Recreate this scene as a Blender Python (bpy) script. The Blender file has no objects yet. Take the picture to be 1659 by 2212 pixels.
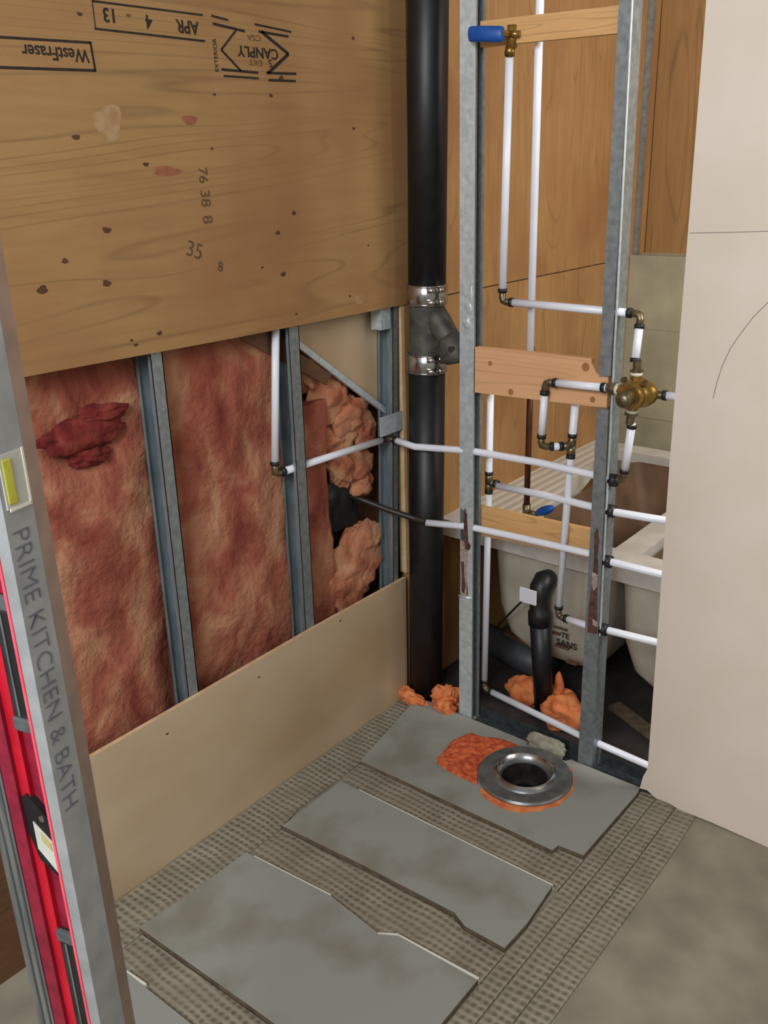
import bpy, bmesh, math, random
from mathutils import Vector, Matrix, noise
random.seed(7)
S = bpy.context.scene
COL = S.collection
V = Vector

# ------------------------------------------------------------------ camera
cd = bpy.data.cameras.new('camera'); cam = bpy.data.objects.new('camera', cd); COL.objects.link(cam)
cd.sensor_fit = 'VERTICAL'; cd.sensor_height = 36.0; cd.lens = 31.78; cd.clip_start = 0.02
yaw, pitch, roll = math.radians(39.924), math.radians(20.656), math.radians(-1.787)
f0 = V((-math.sin(yaw), math.cos(yaw), 0)); r0 = V((math.cos(yaw), math.sin(yaw), 0)); u0 = V((0, 0, 1))
fw = f0*math.cos(pitch) - u0*math.sin(pitch); up = u0*math.cos(pitch) + f0*math.sin(pitch)
rt = r0*math.cos(roll) + up*math.sin(roll); uu = -r0*math.sin(roll) + up*math.cos(roll)
M = Matrix.Identity(4)
for i in range(3):
    M[i][0] = rt[i]; M[i][1] = uu[i]; M[i][2] = -fw[i]
M.translation = V((1.587, -1.986, 1.600))
cam.matrix_world = M
S.camera = cam

# ------------------------------------------------------------------ light
S.view_settings.view_transform = 'Standard'; S.view_settings.look = 'None'
S.view_settings.gamma = 1.0; S.view_settings.use_curve_mapping = False
S.view_settings.exposure = 0.26
wd = bpy.data.worlds.new('world'); S.world = wd; wd.use_nodes = True
bg = wd.node_tree.nodes['Background']; bg.inputs[0].default_value = (1.0, 0.96, 0.92, 1); bg.inputs[1].default_value = 0.25
def area(name, loc, target, sx, sy, power, col):
    l = bpy.data.lights.new(name, 'AREA'); l.shape = 'RECTANGLE'; l.size = sx; l.size_y = sy; l.energy = power; l.color = col
    o = bpy.data.objects.new(name, l); COL.objects.link(o); o.location = loc
    o.rotation_euler = (V(target)-V(loc)).to_track_quat('-Z', 'Y').to_euler(); return o
area('window_daylight', (1.45, -3.3, 2.55), (0.7, 0.0, 0.9), 1.3, 1.2, 70, (0.93, 0.97, 1.0))
area('back_room_fill', (2.3, 0.35, 2.2), (0.1, 1.2, 0.9), 0.9, 0.9, 34, (1.0, 0.95, 0.88))  # unseen fill lamp added to brighten the back room

# ------------------------------------------------------------------ materials
def lin(c):
    return tuple(((v/255)/12.92 if v/255 <= 0.04045 else ((v/255+0.055)/1.055)**2.4) for v in c) + (1,)
def nodes(name):
    m = bpy.data.materials.new(name); m.use_nodes = True
    nt = m.node_tree; return m, nt, nt.nodes['Principled BSDF']
def tex(nt, kind, scale, stretch=(1, 1, 1), detail=4, **kw):
    tc = nt.nodes.new('ShaderNodeTexCoord'); mp = nt.nodes.new('ShaderNodeMapping'); mp.inputs['Scale'].default_value = stretch
    nt.links.new(tc.outputs['Object'], mp.inputs[0])
    t = nt.nodes.new('ShaderNodeTex'+kind); nt.links.new(mp.outputs[0], t.inputs['Vector'])
    t.inputs['Scale'].default_value = scale
    if 'Detail' in t.inputs: t.inputs['Detail'].default_value = detail
    for k, v in kw.items():
        t.inputs[k].default_value = v
    return t
def ramp(nt, src, stops):
    r = nt.nodes.new('ShaderNodeValToRGB'); e = r.color_ramp.elements
    while len(e) < len(stops): e.new(0.5)
    for i, (p, c) in enumerate(stops):
        e[i].position = p; e[i].color = c
    nt.links.new(src, r.inputs[0]); return r
def mixc(nt, fac, a, b, mode='MIX', f=1.0):
    m = nt.nodes.new('ShaderNodeMix'); m.data_type = 'RGBA'; m.blend_type = mode
    if fac is None: m.inputs[0].default_value = f
    else: nt.links.new(fac, m.inputs[0])
    for s, i in ((a, 6), (b, 7)):
        if isinstance(s, tuple): m.inputs[i].default_value = s
        else: nt.links.new(s, m.inputs[i])
    return m.outputs[2]
def bump(nt, p, src, strength, dist=0.004):
    b = nt.nodes.new('ShaderNodeBump'); b.inputs['Strength'].default_value = strength; b.inputs['Distance'].default_value = dist
    nt.links.new(src, b.inputs['Height']); nt.links.new(b.outputs[0], p.inputs['Normal'])
def mat(name, c1, c2=None, rough=0.6, metal=0.0, scale=30, stretch=(1, 1, 1), lo=0.35, hi=0.65, bmp=0.0, detail=4, dist=0.004):
    m, nt, p = nodes(name)
    p.inputs['Roughness'].default_value = rough; p.inputs['Metallic'].default_value = metal
    p.inputs['Base Color'].default_value = lin(c1)
    t = tex(nt, 'Noise', scale, stretch, detail)
    if c2: 
        r = ramp(nt, t.outputs[0], [(lo, lin(c1)), (hi, lin(c2))]); nt.links.new(r.outputs[0], p.inputs['Base Color'])
    if bmp: bump(nt, p, t.outputs[0], bmp, dist)
    return m
def wood(name, light, dark, grain, scale=6, blot=None, rough=0.65, contrast=1.0, wavy=6.0):
    """wood: fine stretched fibres, faint wavy growth rings and broad blotches; grain = axis the fibres follow"""
    m, nt, p = nodes(name)
    st = [9.0, 9.0, 9.0]; st[grain] = 0.7
    n = tex(nt, 'Noise', scale, tuple(st), 6, Distortion=0.5)
    sw = [1.0, 1.0, 1.0]; sw[grain] = 0.08
    w = tex(nt, 'Noise', scale*0.8, tuple(sw), 2, Distortion=wavy*0.12)
    mu = nt.nodes.new('ShaderNodeMath'); mu.operation = 'MULTIPLY'; nt.links.new(w.outputs[0], mu.inputs[0]); mu.inputs[1].default_value = 38.0
    fr_ = nt.nodes.new('ShaderNodeMath'); fr_.operation = 'PINGPONG'; nt.links.new(mu.outputs[0], fr_.inputs[0]); fr_.inputs[1].default_value = 1.0
    a = ramp(nt, n.outputs[0], [(0.3, lin(dark)), (0.62, lin(light))])
    b = ramp(nt, fr_.outputs[0], [(0.0, lin(tuple(int(v*(1-0.26*contrast)) for v in light))), (0.22, lin(light))])
    c = mixc(nt, None, a.outputs[0], b.outputs[0], 'MIX', 0.5)
    if blot:
        bn = tex(nt, 'Noise', 3.2, (1, 1, 1), 4)
        bf = ramp(nt, bn.outputs[0], [(0.40, (0, 0, 0, 1)), (0.72, (1, 1, 1, 1))])
        c = mixc(nt, bf.outputs[0], c, lin(blot))
    nt.links.new(c, p.inputs['Base Color']); p.inputs['Roughness'].default_value = rough
    bump(nt, p, n.outputs[0], 0.08, 0.002)
    return m
def weave(name, c1, c2, pitch):
    """ribbed mesh: little raised cells in rows and columns"""
    m, nt, p = nodes(name)
    tc = nt.nodes.new('ShaderNodeTexCoord')
    no = nt.nodes.new('ShaderNodeTexNoise'); no.inputs['Scale'].default_value = 9; nt.links.new(tc.outputs['Object'], no.inputs['Vector'])
    ad = nt.nodes.new('ShaderNodeVectorMath'); ad.operation = 'MULTIPLY_ADD'
    nt.links.new(no.outputs['Color'], ad.inputs[0]); ad.inputs[1].default_value = (0.022,)*3; nt.links.new(tc.outputs['Object'], ad.inputs[2])
    sp = nt.nodes.new('ShaderNodeSeparateXYZ'); nt.links.new(ad.outputs[0], sp.inputs[0])
    outs = []
    for ax, pt in ((0, pitch*1.0), (1, pitch)):
        a = nt.nodes.new('ShaderNodeMath'); a.operation = 'MULTIPLY'; nt.links.new(sp.outputs[ax], a.inputs[0]); a.inputs[1].default_value = 2*math.pi/pt
        b = nt.nodes.new('ShaderNodeMath'); b.operation = 'SINE'; nt.links.new(a.outputs[0], b.inputs[0])
        c = nt.nodes.new('ShaderNodeMath'); c.operation = 'MULTIPLY_ADD'; nt.links.new(b.outputs[0], c.inputs[0]); c.inputs[1].default_value = 0.5; c.inputs[2].default_value = 0.5
        outs.append(c.outputs[0])
    mu = nt.nodes.new('ShaderNodeMath'); mu.operation = 'MULTIPLY'; 
    w0 = nt.nodes.new('ShaderNodeMath'); w0.operation = 'MULTIPLY_ADD'; nt.links.new(outs[0], w0.inputs[0]); w0.inputs[1].default_value = 0.6; w0.inputs[2].default_value = 0.4
    nt.links.new(w0.outputs[0], mu.inputs[0]); nt.links.new(outs[1], mu.inputs[1])
    n2 = tex(nt, 'Noise', 14, (1, 1, 1), 5)
    base = ramp(nt, n2.outputs[0], [(0.3, lin(c1)), (0.7, lin(c2))])
    dk = mixc(nt, None, base.outputs[0], (0.50, 0.48, 0.45, 1), 'MULTIPLY', 1.0)
    cl = tex(nt, 'Noise', 7, (1, 1, 1), 5); cr = ramp(nt, cl.outputs[0], [(0.46, (0.15, 0.15, 0.15, 1)), (0.66, (0.85, 0.85, 0.85, 1))])
    base2 = mixc(nt, cr.outputs[0], dk, base.outputs[0])
    fr = ramp(nt, mu.outputs[0], [(0.15, (0, 0, 0, 1)), (0.85, (1, 1, 1, 1))])
    nt.links.new(mixc(nt, fr.outputs[0], base.outputs[0], base2), p.inputs['Base Color'])
    p.inputs['Roughness'].default_value = 0.9
    inv = nt.nodes.new('ShaderNodeMath'); inv.operation = 'SUBTRACT'; inv.inputs[0].default_value = 1.0; nt.links.new(mu.outputs[0], inv.inputs[1])
    bump(nt, p, inv.outputs[0], 0.8, 0.004)
    return m

PLY = wood('plywood_left', (166, 128, 80), (144, 105, 62), 1, 5, blot=(152, 108, 68), wavy=9)
PLYB = wood('plywood_back', (166, 126, 78), (142, 102, 60), 2, 5, blot=(142, 99, 58), wavy=14)
PLYF = wood('plywood_far', (160, 118, 70), (136, 96, 54), 2, 6)
KNOT = mat('knot_brown', (70, 40, 24), (96, 56, 32), 0.7, scale=60)
REDKNOT = mat('knot_red', (158, 98, 64), (140, 86, 56), 0.7, scale=60)
SCUFF = mat('plaster_scuff', (174, 142, 104), (160, 122, 78), 0.8, scale=40, lo=0.4, hi=0.62)
BOARD = mat('tan_board', (198, 176, 146), (180, 154, 120), 0.40, scale=3.0, stretch=(1, 0.5, 1), lo=0.4, hi=0.66)
BOARDEDGE = mat('board_edge', (224, 190, 150), (206, 168, 124), 0.8, scale=30)
PLANK = wood('new_plank', (216, 170, 112), (198, 146, 88), 0, 9, wavy=4)
PINKPLY = wood('new_ply_block', (222, 172, 126), (208, 154, 106), 0, 5, wavy=4, contrast=0.6)
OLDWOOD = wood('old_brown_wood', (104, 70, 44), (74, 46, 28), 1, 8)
TRACKM = mat('dark_track_steel', (84, 90, 92), (60, 66, 68), 0.5, 0.5, scale=40)
STEEL = mat('galvanised_steel', (216, 226, 228), (190, 202, 206), 0.34, 0.4, scale=70, bmp=0.03)
STEELD = mat('galvanised_dull', (150, 158, 160), (128, 136, 138), 0.45, 0.55, scale=60, bmp=0.03)
BLUESTEEL = mat('galvanised_blue_grey', (158, 168, 172), (130, 142, 148), 0.38, 0.55, scale=40, stretch=(1, 1, 0.3), bmp=0.03)
RUST = mat('rust', (70, 44, 40), (108, 72, 60), 0.85, 0.1, scale=70, bmp=0.3)
PRIMER = mat('pinkish_scraped_paint', (186, 164, 150), (152, 128, 118), 0.8, scale=60)
PEXM = mat('white_pex', (238, 240, 248), (232, 234, 244), 0.34, scale=20)
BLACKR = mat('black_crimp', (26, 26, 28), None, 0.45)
BLACKP = mat('black_abs', (13, 13, 15), (22, 22, 24), 0.46, scale=30)
DARKTUBE = mat('dark_tube', (48, 40, 36), (34, 28, 26), 0.45, scale=40)
BRASS = mat('brass', (186, 152, 84), (150, 118, 62), 0.3, 0.9, scale=40)
BRONZE = mat('grey_bronze', (138, 124, 96), (104, 92, 70), 0.38, 0.8, scale=60)
TEFLON = mat('white_thread_tape', (226, 222, 206), None, 0.6)
COPPER = mat('dull_copper', (104, 62, 46), (80, 48, 36), 0.45, 0.6, scale=30)
BLUE = mat('blue_vinyl', (14, 70, 150), (22, 84, 164), 0.42, scale=20)
CHROME = mat('band_steel', (206, 204, 202), (176, 174, 174), 0.22, 1.0, scale=30)
IRON = mat('painted_cast_fitting', (66, 62, 58), (92, 90, 82), 0.55, 0.3, scale=30, bmp=0.1)
INS = None
def insul(name, cols, scale, bmp=0.6):
    m, nt, p = nodes(name)
    n = tex(nt, 'Noise', scale, (1, 1, 0.7), 8, Distortion=0.6)
    r = ramp(nt, n.outputs[0], [(0.30, lin(cols[0])), (0.47, lin(cols[1])), (0.66, lin(cols[2]))])
    nt.links.new(r.outputs[0], p.inputs['Base Color']); p.inputs['Roughness'].default_value = 1.0
    f = tex(nt, 'Noise', 60, (1, 1, 1), 8); bump(nt, p, f.outputs[0], bmp, 0.012)
    return m
INS = insul('pink_glass_wool', ((126, 54, 42), (158, 90, 68), (190, 138, 104)), 9)
INSB = insul('tan_glass_wool', ((150, 80, 56), (182, 116, 84), (200, 150, 114)), 12)
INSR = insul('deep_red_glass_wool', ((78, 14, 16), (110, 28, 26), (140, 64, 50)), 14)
FOAM = mat('orange_foam', (236, 146, 88), (212, 108, 58), 0.75, scale=26, bmp=0.5, dist=0.01)
FOAMCUT = mat('cut_orange_foam', (226, 112, 66), (180, 72, 36), 0.85, scale=55, bmp=0.9, dist=0.008)
CONC = mat('concrete_floor', (152, 144, 126), (132, 124, 108), 0.85, scale=9, bmp=0.25, detail=8)
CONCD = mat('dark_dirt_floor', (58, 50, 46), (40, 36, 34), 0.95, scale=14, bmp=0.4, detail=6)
SLAB = mat('grey_cement_board', (132, 128, 116), (150, 151, 143), 0.8, scale=5, lo=0.36, hi=0.52, bmp=0.12, detail=8)
SLABEDGE = mat('brown_board_edge', (118, 100, 80), (92, 78, 62), 0.9, scale=40)
MESH = weave('ribbed_mesh', (158, 150, 132), (132, 124, 106), 0.0180)
WHITE = mat('white_edge', (224, 222, 208), None, 0.8)
FOUND = mat('grey_green_foundation', (172, 166, 138), (150, 146, 122), 0.9, scale=7, bmp=0.2, detail=8)
DRY = mat('cream_drywall', (226, 212, 198), (220, 206, 190), 0.75, scale=5)
PENCIL = mat('pencil', (146, 138, 130), None, 0.8)
INK = mat('black_ink', (28, 22, 18), (44, 34, 24), 0.8, scale=90)
FAINT = mat('faded_ink', (104, 76, 50), (84, 60, 40), 0.8, scale=90)
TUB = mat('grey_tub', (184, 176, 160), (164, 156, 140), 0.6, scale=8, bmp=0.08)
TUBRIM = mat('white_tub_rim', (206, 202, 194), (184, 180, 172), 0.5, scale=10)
TUBIN = mat('brown_basin', (110, 84, 62), (88, 66, 48), 0.7, scale=8)  # basin inside, browner and darker than the grey outside
GREYWASH = None
def ridged(name, c1, c2):
    m, nt, p = nodes(name)
    w = tex(nt, 'Wave', 9, (1, 0.02, 1), 1, Distortion=0.3); w.bands_direction = 'X'
    r = ramp(nt, w.outputs[0], [(0.1, lin(c1)), (0.6, lin(c2))]); nt.links.new(r.outputs[0], p.inputs['Base Color'])
    p.inputs['Roughness'].default_value = 0.6; bump(nt, p, w.outputs[0], 0.5, 0.004); return m
GREYWASH = ridged('ridged_washboard', (188, 180, 162), (204, 200, 190))
TAG = mat('white_tag', (226, 226, 232), None, 0.5)
ALU = mat('scuffed_aluminium', (176, 178, 178), (156, 158, 158), 0.5, 0.35, scale=26, bmp=0.05)
ALUB = mat('bright_aluminium', (196, 200, 202), (140, 146, 148), 0.3, 0.9, scale=14, stretch=(8, 8, 0.6))
RED = mat('red_enamel', (196, 22, 44), (170, 14, 34), 0.35, scale=14)
REDD = mat('red_web', (146, 26, 52), (122, 18, 42), 0.5, scale=60, lo=0.3, hi=0.6)
LITRIM = mat('lit_red_rim', (240, 92, 108), (226, 72, 92), 0.5, scale=30)
VIAL = mat('yellow_vial', (206, 204, 74), (190, 186, 60), 0.25, scale=60)
CLEAR = mat('clear_window', (190, 188, 176), (204, 204, 196), 0.25, scale=30)

# ------------------------------------------------------------------ geometry helpers
def bm_(): return bmesh.new()
def box(bm, x0, x1, y0, y1, z0, z1, mi=0):
    vs = [bm.verts.new(c) for c in ((x0, y0, z0), (x1, y0, z0), (x1, y1, z0), (x0, y1, z0), (x0, y0, z1), (x1, y0, z1), (x1, y1, z1), (x0, y1, z1))]
    for q in ((0, 3, 2, 1), (4, 5, 6, 7), (0, 1, 5, 4), (1, 2, 6, 5), (2, 3, 7, 6), (3, 0, 4, 7)):
        f = bm.faces.new([vs[i] for i in q]); f.material_index = mi
    return bm
def hexa(bm, lo, hi):
    """box from two rings of four points"""
    a = [bm.verts.new(c) for c in lo]; b = [bm.verts.new(c) for c in hi]; n = len(a)
    bm.faces.new(a[::-1]); bm.faces.new(b)
    for i in range(n): bm.faces.new((a[i], a[(i+1) % n], b[(i+1) % n], b[i]))
    bmesh.ops.recalc_face_normals(bm, faces=bm.faces); return bm
def prism(bm, pts, axis, a, b, mi=0, side_mi=None):
    """extrude a 2-D outline along axis from a to b; pts are the two other axes in order"""
    def P(p, t):
        q = list(p); q.insert(axis, t); return q
    lo = [bm.verts.new(P(p, a)) for p in pts]; hi = [bm.verts.new(P(p, b)) for p in pts]; n = len(pts)
    fs = [bm.faces.new(lo), bm.faces.new(hi[::-1])]
    for f in fs: f.material_index = mi
    for i in range(n):
        f = bm.faces.new((lo[i], hi[i], hi[(i+1) % n], lo[(i+1) % n])); f.material_index = mi if side_mi is None else side_mi; fs.append(f)
    bmesh.ops.recalc_face_normals(bm, faces=fs); return bm
def tube(bm, pts, r, seg=14, cap=True):
    pts = [V(p) for p in pts]; n = len(pts); rs = r if isinstance(r, (list, tuple)) else [r]*n
    tan = [(pts[min(i+1, n-1)]-pts[max(i-1, 0)]).normalized() for i in range(n)]
    t = tan[0]; ref = V((0, 0, 1)) if abs(t.z) < 0.9 else V((1, 0, 0)); u = t.cross(ref).normalized(); rings = []
    for i in range(n):
        t = tan[i]; u = (u - t*u.dot(t)).normalized(); w = t.cross(u)
        rings.append([bm.verts.new(pts[i] + (u*math.cos(2*math.pi*k/seg) + w*math.sin(2*math.pi*k/seg))*rs[i]) for k in range(seg)])
    for i in range(n-1):
        for k in range(seg):
            bm.faces.new((rings[i][k], rings[i][(k+1) % seg], rings[i+1][(k+1) % seg], rings[i+1][k]))
    if cap: bm.faces.new(rings[0][::-1]); bm.faces.new(rings[-1])
    return bm
def lathe(bm, prof, c, seg=40):
    """profile (r, z) turned about the vertical through c"""
    rings = []
    for r, z in prof:
        rings.append([bm.verts.new((c[0]+r*math.cos(2*math.pi*k/seg), c[1]+r*math.sin(2*math.pi*k/seg), c[2]+z)) for k in range(seg)])
    for i in range(len(rings)-1):
        for k in range(seg):
            bm.faces.new((rings[i][k], rings[i][(k+1) % seg], rings[i+1][(k+1) % seg], rings[i+1][k]))
    bm.faces.new(rings[-1]); bm.faces.new(rings[0][::-1]); bmesh.ops.recalc_face_normals(bm, faces=bm.faces); return bm
def lathe2(bm, prof, c, seg=40):
    """open turned shell"""
    rings = [[bm.verts.new((c[0]+r*math.cos(2*math.pi*k/seg), c[1]+r*math.sin(2*math.pi*k/seg), c[2]+z)) for k in range(seg)] for r, z in prof]
    for a, b_ in zip(rings, rings[1:]):
        for k in range(seg): bm.faces.new((a[k], a[(k+1) % seg], b_[(k+1) % seg], b_[k]))
    bmesh.ops.recalc_face_normals(bm, faces=bm.faces); return bm
def blob(bm, c, r, amp=0.25, fq=2.2, seed=0, sub=4, floor=None):
    res = bmesh.ops.create_icosphere(bm, subdivisions=sub, radius=1.0)
    for v in res['verts']:
        d = v.co.copy(); o_ = V((seed*3.1, seed*1.7, seed*0.9)); k = 1 + amp*1.2*noise.noise(d*fq*0.8+o_) + amp*0.5*noise.noise(d*fq*2.1+o_)
        v.co = V((c[0]+d.x*r[0]*k, c[1]+d.y*r[1]*k, c[2]+d.z*r[2]*k))
        if floor is not None and v.co.z < floor: v.co.z = floor
    return bm
def sheet(bm, y0, y1, z0, z1, xb, amp, fq, seed, depth=0.05, ny=44, nz=90, fn=None):
    """lumpy batt standing in a stud bay: its face bulges towards +x"""
    g = []
    for j in range(nz+1):
        row = []
        for i in range(ny+1):
            y = y0+(y1-y0)*i/ny; z = z0+(z1-z0)*j/nz
            d = amp*noise.fractal(V((seed*2.3, y*fq, z*fq*0.8)), 0.9, 2.1, 5)
            e = min(i, ny-i)/ny; d -= 0.03*max(0, 1-e*9)**2
            row.append(bm.verts.new((xb + d + (fn(y, z) if fn else 0), y, z)))
        g.append(row)
    for j in range(nz):
        for i in range(ny): bm.faces.new((g[j][i], g[j][i+1], g[j+1][i+1], g[j+1][i]))
    ring = [g[0][i] for i in range(ny+1)] + [g[j][ny] for j in range(1, nz+1)] + [g[nz][i] for i in range(ny-1, -1, -1)] + [g[j][0] for j in range(nz-1, 0, -1)]
    back = [bm.verts.new((xb-depth, v.co.y, v.co.z)) for v in ring]; n = len(ring)
    for i in range(n): bm.faces.new((ring[i], back[i], back[(i+1) % n], ring[(i+1) % n]))
    bm.faces.new(back); bmesh.ops.recalc_face_normals(bm, faces=bm.faces); return bm

def tag(o, label, cat, group=None):
    o['label'] = label; o['category'] = cat
    if group: o['group'] = group
    return o
def thing(name, label, cat, loc=(0, 0, 0), group=None):
    o = bpy.data.objects.new(name, None); COL.objects.link(o); o.location = loc; o.empty_display_size = 0.05
    return tag(o, label, cat, group)
def wloc(o):
    p = V(o.location)
    while o.parent: o = o.parent; p += V(o.location)
    return p
def obj(name, bm, m, parent=None, smooth=False, bevel=0.0, label=None, origin=None):
    me = bpy.data.meshes.new(name)
    off = wloc(parent) if parent else V(origin or (0, 0, 0))
    if bevel: bmesh.ops.bevel(bm, geom=[e for e in bm.edges if e.is_manifold and e.calc_face_angle(0) > 0.6], offset=bevel, segments=2, affect='EDGES', profile=0.6)
    for v in bm.verts: v.co -= off
    if smooth:
        for f in bm.faces: f.smooth = True
        for e in bm.edges:
            if len(e.link_faces) == 2 and e.calc_face_angle(0) > 0.7: e.smooth = False
    bm.to_mesh(me); bm.free()
    for x in (m if isinstance(m, list) else [m]): me.materials.append(x)
    o = bpy.data.objects.new(name, me); COL.objects.link(o)
    if parent: o.parent = parent
    else: o.location = off
    if label: o['label'] = label
    return o
def single(name, bm, m, label, cat, group=None, **k):
    return tag(obj(name, bm, m, **k), label, cat, group)
def struct(name, bm, m, **k):
    o = obj(name, bm, m, **k); o['kind'] = 'structure'; return o
def text(name, body, parent, pos, xdir, ydir, size, m, xs=1.0, align='LEFT', thick=0.0, extrude=0.0003):
    cu = bpy.data.curves.new(name, 'FONT'); cu.body = body; cu.size = size; cu.align_x = align; cu.offset = thick; cu.extrude = extrude
    cu.materials.append(m)
    tmp = bpy.data.objects.new(name, cu); COL.objects.link(tmp)
    dg = bpy.context.evaluated_depsgraph_get(); dg.update()
    me = bpy.data.meshes.new_from_object(tmp.evaluated_get(dg)); bpy.data.objects.remove(tmp)
    if not me.materials: me.materials.append(m)
    o = bpy.data.objects.new(name, me); COL.objects.link(o); o.parent = parent
    x = V(xdir).normalized(); y = V(ydir).normalized(); z = x.cross(y)
    R = Matrix((x, y, z)).transposed().to_4x4()
    o.matrix_local = Matrix.Translation(V(pos)-wloc(parent)) @ R @ Matrix.Diagonal((xs, 1, 1, 1))
    return o

# ------------------------------------------------------------------ the room shell
DC = (0.530, -0.150)          # centre of the drain hole
def holed(bm, outline, z0, z1, r=0.066, mi=0, smi=0, n=48):
    """flat slab with a round hole at the drain"""
    for z, flip in ((z0, True), (z1, False)):
        ov = [bm.verts.new((x, y, z)) for x, y in outline]; hv = [bm.verts.new((DC[0]+r*math.cos(2*math.pi*k/n), DC[1]+r*math.sin(2*math.pi*k/n), z)) for k in range(n)]
        es = [bm.edges.new((ov[i], ov[(i+1) % len(ov)])) for i in range(len(ov))] + [bm.edges.new((hv[i], hv[(i+1) % n])) for i in range(n)]
        fs = bmesh.ops.triangle_fill(bm, use_beauty=True, edges=es)['geom']
        for f in fs:
            if isinstance(f, bmesh.types.BMFace): f.material_index = mi
        if flip: o0, h0 = ov, hv
        else: o1, h1 = ov, hv
    for a, b_ in ((o0, o1), (h0, h1)):
        for i in range(len(a)):
            f = bm.faces.new((a[i], a[(i+1) % len(a)], b_[(i+1) % len(a)], b_[i])); f.material_index = smi
    bmesh.ops.recalc_face_normals(bm, faces=bm.faces); return bm
struct('floor', holed(bm_(), [(-0.3, -3.6), (3.4, -3.6), (3.4, 0.05), (-0.3, 0.05)], -0.12, 0.0), CONC)
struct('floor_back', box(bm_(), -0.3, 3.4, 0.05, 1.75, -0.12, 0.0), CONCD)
struct('wall_left', box(bm_(), -0.22, -0.14, -2.2, 0.30, 0.0, 2.45), OLDWOOD)
fb = bm_(); box(fb, -0.3, 3.4, 1.476, 1.75, 0.0, 1.262)
for z in (0.98, 0.62): box(fb, -0.003, 3.4, 1.4745, 1.476, z, z+0.006)
struct('wall_back', fb, FOUND)
# plywood on the back room's left side and its far end
w1 = bm_(); box(w1, -0.03, -0.004, 0.03, 1.475, 0.0, 1.2495); box(w1, -0.139, -0.03, 0.06, 0.075, 0.0, 1.2495)
struct('wall_back_left', w1, [PLYB])
single('plywood_sheet', box(bm_(), -0.03, -0.004, 0.066, 1.62, 1.2535, 2.45), PLYB,
       'upper plywood sheet seen between the steel studs, above the long dark seam', 'plywood', origin=(-0.02, 0.85, 1.2535))
single('plywood_sheet', box(bm_(), 0.0, 2.4, 1.60, 1.62, 1.262, 2.45), PLYF,
       'plywood sheet above the grey concrete wall, just left of the drywall', 'plywood', origin=(1.2, 1.61, 1.262))
# brown end-grain edge of the lower back plywood
single('board_edge_strip', box(bm_(), -0.030, -0.006, 0.018, 0.0295, 0.43, 1.2495), BOARDEDGE,
       'narrow tan board edge standing between the last left stud and the black stack', 'trim', origin=(-0.018, 0.024, 0.43))

# ------------------------------------------------------------------ left wall: plywood sheet with stamps
ps = thing('plywood_sheet', 'large plywood sheet with upside-down black stamps on the left wall', 'plywood', (0, -0.9, 1.25))
b = bm_(); prism(b, [(-2.2, 1.262), (-1.1, 1.259), (-0.6, 1.2525), (0.05, 1.250), (0.062, 2.45), (-2.2, 2.45)], 0, -0.0115, 0.0)
def disc(bm, y, z, ry, rz, mi, x=0.0003, seed=0):
    vs = [bm.verts.new((x, y+ry*math.cos(t)*(1+0.25*math.sin(3*t+seed)), z+rz*math.sin(t)*(1+0.2*math.cos(2*t+seed)))) for t in [2*math.pi*k/16 for k in range(16)]]
    f = bm.faces.new(vs); f.material_index = mi
for i, (y, z, s) in enumerate([(-0.794, 1.626, 5), (-0.905, 1.508, 7), (-0.921, 1.409, 7), (-1.005, 1.459, 5), (-1.06, 1.412, 8), (-0.808, 1.294, 5), (-0.944, 1.675, 6),
        (-0.902, 1.881, 4), (-0.436, 1.764, 4), (-0.386, 1.514, 5), (-0.443, 1.473, 5), (-0.434, 1.378, 6), (-0.399, 1.28, 3), (-0.871, 1.279, 4), (-0.88, 1.29, 3),
        (-0.62, 1.655, 3), (-0.40, 1.80, 6), (-0.60, 1.76, 3), (-0.5, 1.4, 3), (-0.16, 1.70, 4), (-0.12, 1.42, 3), (-0.2, 1.30, 3), (-0.15, 1.9, 4)]):
    disc(b, y, z, s*0.0014, s*0.0009, 1, seed=i)
disc(b, -0.672, 1.709, 0.019, 0.011, 2); disc(b, -0.745, 1.613, 0.035, 0.009, 2, seed=2)
for y, z, a, c in ((-0.868, 1.70, 0.030, 0.036), (-0.165, 1.287, 0.022, 0.014)): disc(b, y, z, a, c, 3, 0.0002, seed=y)
obj('sheet_panel', b, [PLY, KNOT, REDKNOT, SCUFF], ps)
def bar(bm, y0, z0, y1, z1, w, x0=0.0, x1=0.0007):
    d = V((0, y1-y0, z1-z0)).normalized(); n = V((0, -d.z, d.y))*w*0.5; A = V((0, y0, z0)); B = V((0, y1, z1))
    q = [A-n, B-n, B+n, A+n]
    hexa(bm, [(x0, p.y, p.z) for p in q], [(x1, p.y, p.z) for p in q])
YD, ZD = (0, -1, 0), (0, 0, -1)
sb = bm_(); bar(sb, -1.2, 1.828, -0.887, 1.836, 0.0042); bar(sb, -1.2, 1.781, -0.884, 1.790, 0.0046); bar(sb, -0.887, 1.838, -0.884, 1.788, 0.004)
obj('stamp_border', sb, INK, ps)
text('brand_stamp', 'WestFraser', ps, (0.0004, -0.894, 1.8235), YD, ZD, 0.031, INK, 0.90, thick=0.00035)
text('brand_stamp', 'B', ps, (0.0004, -1.069, 1.824), YD, ZD, 0.032, INK, 0.9, thick=0.0008)
sb = bm_(); bar(sb, -0.872, 1.905, -0.613, 1.906, 0.0035); bar(sb, -0.874, 1.860, -0.613, 1.859, 0.0038); bar(sb, -0.872, 1.906, -0.872, 1.86, 0.0016)
obj('stamp_border', sb, INK, ps)
text('date_stamp', 'APR', ps, (0.0004, -0.627, 1.892), YD, ZD, 0.033, INK, 0.95, thick=0.0006)
text('date_stamp', '4', ps, (0.0004, -0.742, 1.893), YD, ZD, 0.033, INK, 0.95, thick=0.0006)
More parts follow.
